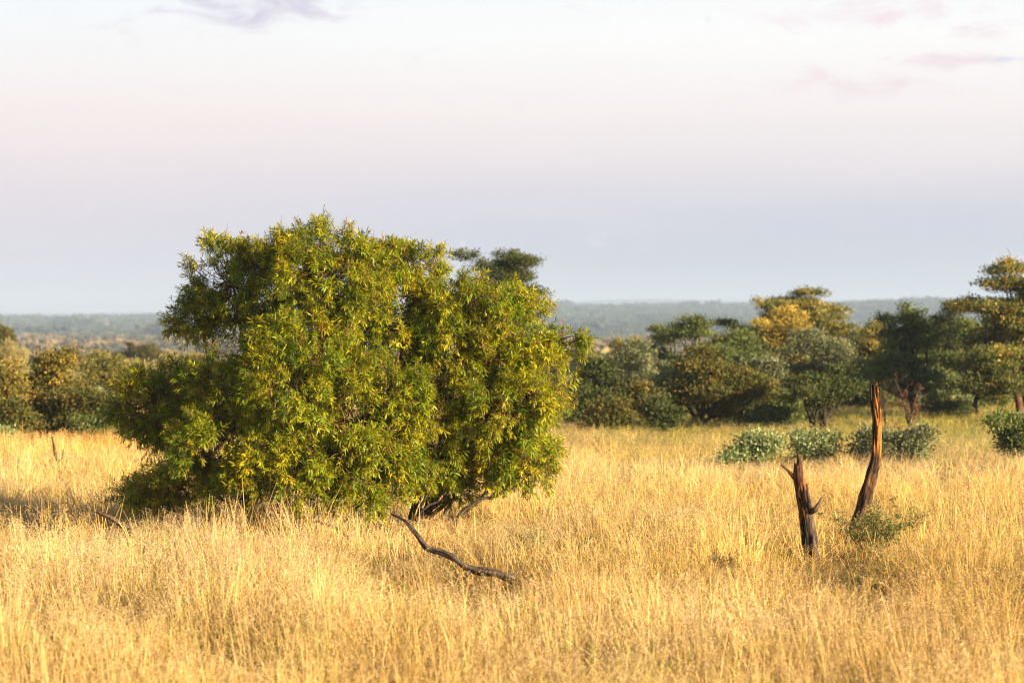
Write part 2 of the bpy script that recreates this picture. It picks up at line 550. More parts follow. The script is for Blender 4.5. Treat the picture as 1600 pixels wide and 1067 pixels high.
def tuft(kind, seed):
    mb = MB()
    if kind == 0:                                       # leafy bunch
        blades(mb, 55, .16, .46, .13, .34, .0075, seed, bent=.3)
        t, d = blades(mb, 6, .40, .60, .08, .22, .005, seed + 50)
        panicles(mb, t, d, seed, .10, 7)
    elif kind == 1:                                     # flowering stalks over leaves
        blades(mb, 30, .14, .34, .13, .45, .0065, seed, bent=.4)
        t, d = blades(mb, 12, .36, .62, .12, .22, .0048, seed + 50)
        panicles(mb, t, d, seed, .13, 9)
    elif kind == 2:                                     # low matted litter
        blades(mb, 50, .12, .32, .18, 1.0, .006, seed, .2, bent=.9)
    elif kind == 4:                                     # long bleached straws
        blades(mb, 16, .40, .72, .16, .32, .0065, seed, .10, bent=.2, gain=1.15)
        blades(mb, 14, .10, .3, .15, .6, .006, seed + 9, .2, bent=.5)
    else:                                               # thin upright straws
        blades(mb, 30, .25, .60, .14, .20, .006, seed, .2, bent=.12)
        blades(mb, 16, .10, .3, .15, .6, .006, seed + 9, .2, bent=.5)
    return mb.build('grass', M_GRASS, link=False)


variants = [tuft(k, 100 + 7 * i) for i, k in enumerate([0, 0, 0, 0, 1, 1, 1, 1, 2, 2, 3, 3, 3, 4, 4, 4])]
kinds = np.array([0, 0, 0, 0, 1, 1, 1, 1, 2, 2, 3, 3, 3])


def vnoise(x, y, s, seed=0.0):
    return np.array([mnoise.fractal(Vector((a * s, b * s, seed)), 0.9, 2.0, 4) for a, b in zip(x, y)])


def band(y0, y1, dens, half):
    out = []
    area = half * (y1 ** 2 - y0 ** 2)
    n = int(area * dens)
    y = np.sqrt(rng.uniform(y0 ** 2, y1 ** 2, n))
    return np.stack([rng.uniform(-half, half, n) * y, y], -1)


BX, BY = -1.72, 23.9                                   # middle of the big bush on the ground
XY = np.concatenate([band(11.0, 20, 46, .25), band(20, 30, 30, .25), band(30, 48, 18, .245), band(48, 78, 9, .245),
                     band(78, 140, 1.6, .26)])
d_b = np.hypot((XY[:, 0] - BX) / 1.5, (XY[:, 1] - BY - .25) / .95)
XY = XY[(d_b > 1.0) | (rng.uniform(0, 1, len(XY)) < .12)]
gap = vnoise(XY[:, 0], XY[:, 1] * .6, 1.5, 3.0) + .6 * vnoise(XY[:, 0], XY[:, 1] * .6, 3.4, 8.0)
XY = XY[(gap > -.17) | (rng.uniform(0, 1, len(XY)) < .20) | (XY[:, 1] > 34)]
x, y = XY[:, 0], XY[:, 1]
n = len(XY)
pn = vnoise(x, y, .35)
pn2 = vnoise(x, y, 1.1, 5.0)
pn3 = vnoise(x, y, .16, 9.0)
kind_p = rng.uniform(0, 1, n) + .35 * pn2
idx = np.where(kind_p < .42, rng.integers(0, 4, n), np.where(kind_p < .54, rng.integers(4, 8, n),
               np.where(kind_p < .70, rng.integers(8, 10, n), np.where(kind_p < .88, rng.integers(10, 13, n), rng.integers(13, 16, n)))))
hs = (1.0 + .28 * pn + .18 * pn2) * rng.uniform(.8, 1.15, n)
hs *= np.interp(y, [11, 16, 20, 24, 30, 36, 60], [.82, .84, .80, .68, .60, .46, .34])
front = np.exp(-(((x + 2.9) / 2.0) ** 2 + ((y - 21.9) / .9) ** 2))
hs *= 1 + .25 * front
hs *= 1 - .45 * np.exp(-(((x + .45) / 1.0) ** 4 + ((y - 22.6) / 1.6) ** 4))         # thin short grass under the right half of the bush
sparse = np.zeros(n)
for cx_, cy_, wx_, wy_, k_ in ((-.42, 17.7, .75, 1.7, .62), (-1.0, 19.9, .5, .9, .5), (2.5, 18.7, .45, 2.3, .82), (3.15, 21.0, .5, 1.0, .5), (-3.75, 21.8, .45, .9, .55), (-4.4, 21.4, .5, .8, .35)):
    sparse = np.maximum(sparse, k_ * np.exp(-(((x - cx_) / wx_) ** 4 + ((y - cy_) / wy_) ** 4)))   # grass trodden and grazed low beside the dead wood
hs *= 1 - sparse
lefty = np.clip((-x / y - .12) / .05, 0, 1) * np.exp(-((y - 38.5) / 4.0) ** 2)
hs *= 1 + .7 * lefty
ws = np.interp(y, [11, 25, 60, 140], [1.0, 1.05, 1.5, 3.0])
scl = np.stack([ws, ws, np.clip(hs, .15, 1.9) * np.interp(y, [11, 60, 140], [1, 1, 1.5])], -1)
tx = -.13 + .30 * vnoise(x, y, .5, 21.0) + rng.normal(0, .10, n)      # lean along x, combed by the wind in patches
ty = .05 + .15 * vnoise(x, y, .6, 31.0) + rng.normal(0, .10, n)
ph = rng.uniform(0, 6.28, n)
ex = unit(np.stack([np.cos(ph), np.sin(ph), -(tx * np.cos(ph) + ty * np.sin(ph))], -1))
ez = unit(np.stack([tx, ty, np.ones(n)], -1))
ey = np.cross(ez, ex)
rot = np.stack([np.arctan2(ey[:, 2], ez[:, 2]), -np.arcsin(np.clip(ex[:, 2], -1, 1)), np.arctan2(ex[:, 1], ex[:, 0])], -1)
tint = np.ones((n, 3)) * (1 + .16 * pn + rng.normal(0, .15, n))[:, None]
gold = np.clip(.5 + 1.2 * pn3, 0, 1)[:, None]
tint = tint * (gold * np.array([1.04, .97, .78]) + (1 - gold) * np.array([1.02, 1.0, 1.08]))
greenm = np.clip((y - 33) / 12, 0, 1) * np.clip((x / y - .01) / .05, 0, 1) * np.clip((70 - y) / 15, .3, 1) * np.clip(.75 + .8 * pn2, .25, 1.1)
tint = tint * (1 - greenm[:, None]) + tint * np.array([.58, .74, .42]) * greenm[:, None]
brown = np.clip(pn2 * 1.6 - .12, 0, .7) * np.clip((30 - y) / 8, 0, 1)
tint = tint * (1 - brown[:, None]) + tint * np.array([.66, .58, .52]) * brown[:, None]
tint = tint * (1 - lefty[:, None]) + tint * np.array([1.0, .87, .58]) * lefty[:, None]
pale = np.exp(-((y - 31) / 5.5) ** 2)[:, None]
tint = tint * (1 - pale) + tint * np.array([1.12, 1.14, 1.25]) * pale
fgreen = rng.uniform(0, 1, n) < .02
tint[fgreen] *= np.array([.45, .75, .35])
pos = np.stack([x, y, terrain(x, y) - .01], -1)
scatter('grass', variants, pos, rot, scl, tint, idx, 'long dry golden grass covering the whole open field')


# far wood: leaf-clump crowns over the valley and the hills
def far_crown(seed, n=220):
    r = np.random.default_rng(seed)
    mb = MB()
    pads = [(r.uniform(-.5, .5), r.uniform(-.5, .5), r.uniform(.4, .85), r.uniform(.25, .5)) for _ in range(6)]
    for (a, b, c, s) in pads:
        m = n // 6
        d = unit(r.normal(0, 1, (m, 3)))
        P = np.array([a, b, c]) + d * np.array([s, s, s * .55]) * r.uniform(.6, 1, (m, 1))
        C = np.ones((m, 3)) * r.uniform(.7, 1.25, (m, 1))
        flakes(mb, P, unit(r.normal(0, 1, (m, 3))), unit(d + r.normal(0, .5, (m, 3))), r.uniform(.2, .36, m), r.uniform(.16, .28, m), C)
    tube(mb, [(0, 0, -.3), (.03, 0, .3), (0, .03, .7)], [.05, .04, .02], (.5, .4, .3), 4)
    return mb.build('far_wood', M_FAR, link=False)


fv = [far_crown(900 + i) for i in range(7)]
PX, PY, PS, PT = [], [], [], []
pal_v = np.array([[.26, .19, .09], [.21, .165, .08], [.18, .15, .07], [.11, .105, .05], [.24, .165, .10], [.09, .095, .05]])
for (y0, y1, dens, s0, s1, half) in ((170, 300, .022, 3.0, 4.8, .27), (300, 700, .012, 3.5, 5.5, .26), (700, 1450, .0060, 4, 7, .25)):
    q = band(y0, y1, dens, half)
    PX.append(q)
    PS.append(rng.uniform(s0, s1, len(q)))
    PT.append(pal_v[rng.integers(0, 6, len(q))] * rng.uniform(.8, 1.2, (len(q), 1)))
q = band(1400, 3080, .0042, .235)
PX.append(q)
PS.append(rng.uniform(5, 9, len(q)) * np.where(rng.uniform(0, 1, len(q)) < .012, 1.7, 1))
pal_h = np.array([[.055, .085, .045], [.075, .10, .055], [.045, .07, .042], [.11, .12, .07]])
PT.append(pal_h[rng.integers(0, 4, len(q))] * rng.uniform(.8, 1.25, (len(q), 1)))
PX, PS, PT = np.concatenate(PX), np.concatenate(PS), np.concatenate(PT)
zz = np.where(PX[:, 1] > 1400, np.maximum(hill_z(PX[:, 0], PX[:, 1]), terrain(PX[:, 0], PX[:, 1])), terrain(PX[:, 0], PX[:, 1]))
nn = len(PX)
scatter('far_wood', fv, np.stack([PX[:, 0], PX[:, 1], zz], -1), np.stack([np.zeros(nn), np.zeros(nn), rng.uniform(0, 6.28, nn)], -1),
        np.stack([PS * rng.uniform(.9, 1.5, nn), PS * rng.uniform(.9, 1.5, nn), PS * rng.uniform(.6, .9, nn)], -1), PT,
        rng.integers(0, 7, nn), 'far bushveld of tan and grey green crowns filling the valley and hills')


# ------------------------------------------------------------------ the big green bush
def build_bush():
    r = np.random.default_rng(21)
    Y0 = 23.7
    k = Y0 / F
    L = [  # px, py, rx, ry, depth offset (m), share of clumps
        (505, 455, 120, 108, 0.10, 1.0), (600, 500, 95, 105, .35, .9), (600, 425, 52, 42, .25, .9), (690, 470, 48, 40, .25, .9), (352, 448, 78, 80, .55, .75), (430, 425, 75, 58, .2, .7),
        (236, 632, 68, 66, .30, 1.35), (284, 632, 62, 52, .40, 1.0), (372, 596, 80, 70, -.30, 1.0), (480, 590, 110, 100, -.45, 1.0),
        (372, 690, 92, 66, -.55, 1.0), (300, 755, 85, 42, -.10, .9), (225, 775, 42, 20, .05, .8), (470, 730, 100, 66, -.70, 1.0),
        (545, 690, 95, 90, -.60, 1.0), (648, 425, 48, 44, .45, .55), (610, 610, 100, 90, -.30, 1.0), (640, 700, 75, 55, -.25, .9),
        (735, 525, 100, 88, .15, 1.0), (815, 525, 70, 62, .30, .95), (845, 620, 58, 80, .05, 1.0), (785, 640, 85, 80, -.15, 1.0),
        (820, 715, 72, 62, .10, 1.0), (745, 735, 66, 36, .10, .5), (700, 610, 70, 80, .2, .8), (712, 775, 38, 18, .2, .2), (690, 715, 62, 50, .15, .9), (300, 500, 40, 40, .5, .8),
        (890, 545, 32, 26, .2, .5), (560, 765, 80, 40, -.55, .9), (400, 775, 80, 40, -.50, .8)]
    L = [(a - (12 if a > 800 else 0), b - (12 if a > 690 else 0), rx - 7, ry - 8, d, q) for a, b, rx, ry, d, q in L]
    hollows = [(800, 622, 40, 30), (540, 645, 46, 24), (605, 662, 28, 22), (688, 632, 18, 28), (325, 700, 34, 20), (560, 540, 26, 20),
               (455, 655, 22, 16), (430, 760, 22, 18), (735, 590, 22, 16), (640, 560, 20, 24)]      # recesses between the boughs
    cen = np.array([[(a - 800) * k, Y0 + d, CAMZ + (HZ - b) * k] for a, b, _, _, d, _ in L])
    rad = np.array([[rx * k, max(.5 * (rx + ry) * k, .22) * 1.0, ry * k] for _, _, rx, ry, _, _ in L])
    crown, stem, twig = MB(), MB(), MB()
    base = np.array([BX, BY + .15, 0.0])
    bark = np.array([.10, .075, .055])
    # stems from the ground into each lobe
    roots = [base + np.array([-.55, .0, 0]), base + np.array([-.15, -.1, 0]), base + np.array([.3, .1, 0]), base + np.array([.75, .15, 0]), base + np.array([-.9, .15, 0])]
    limb = []
    for i, c in enumerate(cen):
        b = roots[int(np.argmin([abs(c[0] * .55 + BX * .45 - q[0]) for q in roots]))] + r.normal(0, .05, 3) * [1, 1, 0]
        mid = b * .55 + c * .45 + np.array([r.normal(0, .08), .1 + r.normal(0, .08), -.10 - .05 * r.uniform()])
        P = catmull([b - [0, 0, .1], b + [0, 0, .12], mid, c * .9 + mid * .1, c + unit(c - mid) * rad[i].min() * .4], 14)
        P = P + r.normal(0, .012, P.shape)
        P[:2] = P[:2] - [0, 0, .05]
        r0 = .012 + .018 * min(1, np.linalg.norm(c - b) / 2.2)
        tube(stem, P, np.linspace(r0, .008, 14), bark * r.uniform(.8, 1.3), 7)
        limb.append(P)
    # visible low arching limbs on the right
    for pts, rr in (([(650, 835, .1), (655, 800, .05), (668, 770, 0), (690, 745, .0)], .022), ([(648, 835, .12), (660, 797, .0), (690, 780, .0), (705, 760, .0)], .016),
                    ([(700, 860, .0), (715, 810, -.05), (745, 785, -.1), (800, 762, -.05), (835, 735, 0)], .026), ([(690, 850, 0), (700, 805, 0), (715, 770, .1)], .015),
                    ([(585, 850, -.3), (592, 800, -.5), (603, 765, -.55), (612, 735, -.5)], .017)):
        P = catmull([at(a, b, Y0 + d) for a, b, d in pts], 14)
        P[0, 2] = min(P[0, 2], -.02)
        P[1:-1] += r.normal(0, .008, P[1:-1].shape)
        tube(stem, P, np.linspace(rr, rr * .45, 14), bark * r.uniform(.9, 1.4), 7)

    def inside(p, skip):
        q = (p - cen) / rad
        dd = np.linalg.norm(q, axis=1)
        dd[skip] = 9
        return dd.min()
    n_sprig = 0
    Pl, Al, Nl, Ll, Wl, Cl = [], [], [], [], [], []
    for i in range(len(L)):
        area = 4 * np.pi * ((rad[i, 0] * rad[i, 1]) ** 1.6 / 3 + (rad[i, 0] * rad[i, 2]) ** 1.6 / 3 + (rad[i, 1] * rad[i, 2]) ** 1.6 / 3) ** (1 / 1.6)
        nc = int(area / .040 * L[i][5]) + 4
        for _ in range(nc):
            d = unit(r.normal(0, 1, 3))
            core = r.uniform() < .22
            c = cen[i] + d * rad[i] * (r.uniform(.2, .65) if core else r.uniform(.74, .99))
            ins = inside(c, i)
            if (ins < .60 and r.uniform() < .88) or c[2] < .14 + .24 * (d[1] < .2 and c[0] < -.9):
                continue
            cr = r.uniform(.09, .17)
            ppx, ppy = 800 + c[0] / c[1] * F, HZ - (c[2] - CAMZ) / c[1] * F
            if d[1] < .35 and not core and any(((ppx - a) / p) ** 2 + ((ppy - b) / q_) ** 2 < 1 for a, b, p, q_ in hollows) and r.uniform() < .9:
                continue
            if ((ppx - 622) / 30) ** 2 + ((ppy - 470) / 24) ** 2 < 1:
                continue
            hue = r.normal(0, 1)
            tone = r.uniform(.72, 1.15)
            size = r.uniform(.50, .98)
            # branch from the limb to the clump
            lp = limb[i]
            s0 = lp[int(np.argmin(np.linalg.norm(lp - (c - d * .25), axis=1)))]
            B = catmull([s0, (s0 + c) / 2 + r.normal(0, .05, 3) - [0, 0, .03], c], 6)
            redness = np.array([.20, .085, .035]) if r.uniform() < .65 else np.array([.13, .09, .05])
            tube(twig, B, np.linspace(.0065, .003, 6), redness * r.uniform(.8, 1.3), 4)
            for _ in range(int(r.integers(12, 19))):
                e = unit(r.normal(0, 1, 3) + d * .7)
                p0 = c + e * cr * r.uniform(.1, .8)
                td = unit(e * .6 + d * .55 + np.array([0, 0, .30]) + r.normal(0, .35, 3))
                ln = r.uniform(.08, .17)
                p1 = p0 + td * ln + np.array([0, 0, -.03 * ln / .2])
                B = np.array([c + (p0 - c) * .3, p0, p1])
                tube(twig, B, [.0026, .0022, .0012], redness * r.uniform(.8, 1.5), 3)
                if r.uniform() < .05:                      # leafless reddish twig
                    tube(twig, np.array([p0, p0 + td * ln * .6 + r.normal(0, .015, 3), p0 + td * ln * 1.15 + r.normal(0, .03, 3)]), [.0034, .0026, .0012], np.array([.30, .11, .04]) * r.uniform(.7, 1.3), 4)
                    continue
                m = int(r.integers(15, 23))
                s = np.linspace(.08, 1.0, m)
                pp = p0 + (p1 - p0) * s[:, None]
                sidev = unit(np.cross(td, [.2, .1, 1.0]))
                up2 = np.cross(sidev, td)
                ph = np.arange(m) * 2.4 + r.uniform(0, 6)
                rd = sidev * np.cos(ph)[:, None] + up2 * np.sin(ph)[:, None]
                a = unit(td * (.35 + .75 * s[:, None] ** 2) + rd * (.95 - .55 * s[:, None] ** 3) + np.array([0, 0, -.22]) + r.normal(0, .15, (m, 3)))
                nrm = unit(np.cross(np.cross(a, np.array([0, 0, 1.0])), a) + r.normal(0, .45, (m, 3)))
                base_c = np.array([.150, .235, .010]) * tone
                yel = np.clip(.24 + .22 * hue + r.normal(0, .25, m) + .35 * (s - .5), 0, 1)[:, None]
                col = base_c * (1 - yel) + np.array([.56, .46, .012]) * tone * yel
                dead = r.uniform(0, 1, m) < .018
                col[dead] = [.30, .12, .03]
                Pl.append(pp); Al.append(a); Nl.append(nrm); Cl.append(col)
                Ll.append(size * r.uniform(.052, .104, m) * (1 - .25 * (s > .9)))
                Wl.append(size * r.uniform(.0105, .018, m))
                n_sprig += 1
    Pl, Al, Nl, Cl = map(np.concatenate, (Pl, Al, Nl, Cl))
    Ll, Wl = np.concatenate(Ll), np.concatenate(Wl)
    leaves(crown, Pl, Al, Nl, Ll, Wl, Cl, r.uniform(-.05, .55, (len(Pl), 1)))
    print('bush sprigs', n_sprig, 'leaves', len(Pl))
    root = empty('bush', base, 'large rounded green bush with narrow glossy leaves standing alone in the golden grass', 'bush')
    crown.build('crown', M_BUSH, root, origin=base)
    o = stem.build('stem', M_BARK, root, smooth=True, origin=base)
    twig.build('twigs', M_BARK, root, smooth=True, origin=base)


build_bush()

# ------------------------------------------------------------------ background trees and shrubs
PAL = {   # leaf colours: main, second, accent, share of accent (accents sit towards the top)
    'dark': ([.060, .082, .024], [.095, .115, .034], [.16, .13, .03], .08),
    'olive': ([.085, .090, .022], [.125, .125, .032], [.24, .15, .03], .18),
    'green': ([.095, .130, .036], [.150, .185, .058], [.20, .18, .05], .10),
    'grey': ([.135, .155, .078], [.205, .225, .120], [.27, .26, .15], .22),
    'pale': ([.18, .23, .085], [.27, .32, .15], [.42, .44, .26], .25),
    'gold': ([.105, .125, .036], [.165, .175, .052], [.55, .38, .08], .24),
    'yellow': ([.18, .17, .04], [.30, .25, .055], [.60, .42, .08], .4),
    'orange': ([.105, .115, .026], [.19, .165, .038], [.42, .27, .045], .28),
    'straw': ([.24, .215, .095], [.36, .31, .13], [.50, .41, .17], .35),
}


def plant(name, x0, x1, yt, yb, Y, pal, style, label, cat='tree', bx=None, seed=1, group=None, dens=1.0, leaf=.085, stems=1, barkc=(.055, .042, .032)):
    r = np.random.default_rng(seed)
    k = Y / F
    cx, wd = ((x0 + x1) / 2 - 800) * k, (x1 - x0) * k
    zt, zb = CAMZ + (HZ - yt) * k, CAMZ + (HZ - yb) * k
    bxw = cx if bx is None else (bx - 800) * k
    gz = float(terrain(bxw, Y))
    zb = max(zb, gz + .05)
    hgt = max(zt - zb, .25)
    base = np.array([bxw, Y, gz])
    dp = wd * .75
    pads = []
    if style == 'layered':
        nl = max(3, int(round(hgt / .42)))
        for i in range(nl):
            f = (i + .5) / nl
            wr = np.sqrt(max(0, 1 - (max(f - .45, 0) / .62) ** 2)) * (.72 + .28 * min(1, f / .4))
            for _ in range(max(3, int(4.6 * wd / 1.6 * wr))):
                pr = wd * r.uniform(.14, .25)
                a, q = r.uniform(0, 6.28), np.sqrt(r.uniform(.0, 1))
                px_ = cx + np.cos(a) * q * max(wd / 2 * 1.12 * wr - pr * .35, .05)
                py_ = Y + np.sin(a) * q * max(dp / 2 * wr - pr * .6, .05)
                ph = min(.05 + pr * r.uniform(.10, .20), hgt * .22)
                pads.append((px_, py_, zb + hgt * (f * .98 - .10 * q * q) - ph * .3 + r.normal(0, .07), pr, pr, ph))
        pads.append((cx + r.normal(0, wd * .08), Y, zt - .10, wd * .17, wd * .17, .11))
    else:
        npd = {'round': 20, 'shrub': 17, 'upright': 26}[style]
        for i in range(npd):
            pr = r.uniform(.12, .21) * min(wd, hgt * 1.4) * (.75 if style == 'upright' else 1)
            d = unit(r.normal(0, 1, 3))
            q = r.uniform(.45, 1) if i else 0
            zc = (zb + zt) / 2 + d[2] * q * max(hgt / 2 - pr * .75, .03)
            f = (zc - zb) / hgt
            wr = 1.0
            if style == 'upright':
                wr = .75 + .35 * (1 - f)
            px_ = cx + d[0] * q * max(wd / 2 - pr * .7, .03) * wr * 1.15
            pads.append((px_, Y + d[1] * q * max(dp / 2 - pr * .9, .03), zc, pr, pr, pr * r.uniform(.7, .95)))
        pads.append((cx + r.normal(0, wd * .1), Y, zt - .16 * hgt, .2 * wd, .2 * wd, .16 * hgt))
    crown, trunk = MB(), MB()
    main, sec, acc, share = PAL[pal]
    main, sec, acc = map(np.array, (main, sec, acc))
    barkc = np.array(barkc)
    # stems and limbs
    fork = base + np.array([r.normal(0, .05), r.normal(0, .05), max(.30, (zb - gz) * .55 + hgt * .10)])
    tips = []
    r0 = np.clip(.035 + .016 * wd, .03, .085) * (1.0 if stems == 1 else .7)
    forks = []
    for s in range(stems):
        f_ = fork + (np.array([r.uniform(-.3, .3) * wd * .5, r.uniform(-.2, .2), r.uniform(-.05, .1)]) if stems > 1 else 0)
        b_ = base + np.array([r.normal(0, .03 * stems), r.normal(0, .03), 0])
        P = catmull([b_ - [0, 0, .15], (b_ + f_) / 2 + r.normal(0, .03, 3), f_], 7)
        tube(trunk, P, np.linspace(r0 * 1.15, r0 * .8, 7), barkc * r.uniform(.8, 1.2), 7)
        forks.append(f_)
    for (a, b, c, ra, rb, rc) in pads:
        p = np.array([a, b, c])
        f_ = forks[int(np.argmin([np.linalg.norm((q - p)[:2]) for q in forks]))]
        mid = f_ * .5 + p * .5 + np.array([r.normal(0, .07), r.normal(0, .07), -.12 * abs(p[0] - f_[0]) + r.normal(0, .03)])
        P = catmull([f_, mid, p + [0, 0, -rc * .2]], 8)
        P[1:-1] += r.normal(0, .015, P[1:-1].shape)
        tube(trunk, P, np.linspace(r0 * .62, .010, 8), barkc * r.uniform(.8, 1.2), 5)
        for _ in range(4):
            e = p + unit(r.normal(0, 1, 3)) * np.array([ra, rb, rc]) * .7
            tube(trunk, np.array([P[5], (P[5] + e) / 2 + r.normal(0, .02, 3), e]), [.010, .008, .004], barkc * 1.2, 3)
    # leaves: ragged sub-clumps over every pad
    mid_c = np.array([cx, Y, (zb + zt) / 2])
    for _ in range(int(10 + 8 * wd)):                    # ragged sprays beyond the outline
        p = np.array(pads[int(r.integers(0, len(pads)))][:3])
        o_ = unit((p - mid_c) * [1, 1, 1.2] + r.normal(0, .25, 3) + [0, 0, .1])
        q = p + o_ * np.array([.35, .35, .30]) * r.uniform(.6, 1.15) * min(1.0, wd) * (.35 if style == 'shrub' else 1)
        if style == 'upright':
            q = p + np.array([r.normal(0, .12), r.normal(0, .12), r.uniform(.18, .42)])
        s_ = r.uniform(.05, .11)
        pads.append((q[0], q[1], min(q[2], zt + .06), s_, s_, s_ * .7))
        tube(trunk, np.array([p, (p + q) / 2 + r.normal(0, .02, 3), q]), [.009, .006, .004], barkc * 1.2, 3)
    for (a, b, c, ra, rb, rc) in pads:
        area = ra * rb * 3.14 + 2 * (ra + rb) * rc
        nsub = max(8, int(area * 75 * dens))
        d = unit(r.normal(0, 1, (nsub, 3)))
        d[:, 2] = np.where(d[:, 2] < -.3, -d[:, 2] * .5, d[:, 2])
        sub = np.array([a, b, c]) + d * np.array([ra, rb, rc]) * r.uniform(.40, 1.22, (nsub, 1))
        m = int(21 / (leaf / .085))
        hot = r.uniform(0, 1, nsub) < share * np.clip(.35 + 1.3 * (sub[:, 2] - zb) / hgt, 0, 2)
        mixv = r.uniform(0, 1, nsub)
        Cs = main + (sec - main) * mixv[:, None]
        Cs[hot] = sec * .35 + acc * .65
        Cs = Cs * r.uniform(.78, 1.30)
        P = np.repeat(sub, m, 0) + r.normal(0, 1, (nsub * m, 3)) * np.array([.09, .09, .05])
        Cs = np.repeat(Cs, m, 0) * r.uniform(.75, 1.25, (nsub * m, 1))
        leaf_ = leaf * .78
        A = unit(np.repeat(d, m, 0) * .6 + r.normal(0, .7, P.shape) + [0, 0, .25])
        N = unit(r.normal(0, 1, P.shape) + [0, 0, .35])
        ll = leaf_ * r.uniform(.7, 1.3, len(P))
        ok = P[:, 2] > gz + .02
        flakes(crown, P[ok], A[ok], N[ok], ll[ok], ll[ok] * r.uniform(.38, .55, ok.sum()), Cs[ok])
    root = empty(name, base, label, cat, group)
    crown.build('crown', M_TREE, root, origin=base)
    trunk.build('trunk' if stems == 1 else 'stem', M_BARK, root, smooth=True, origin=base)
    return root


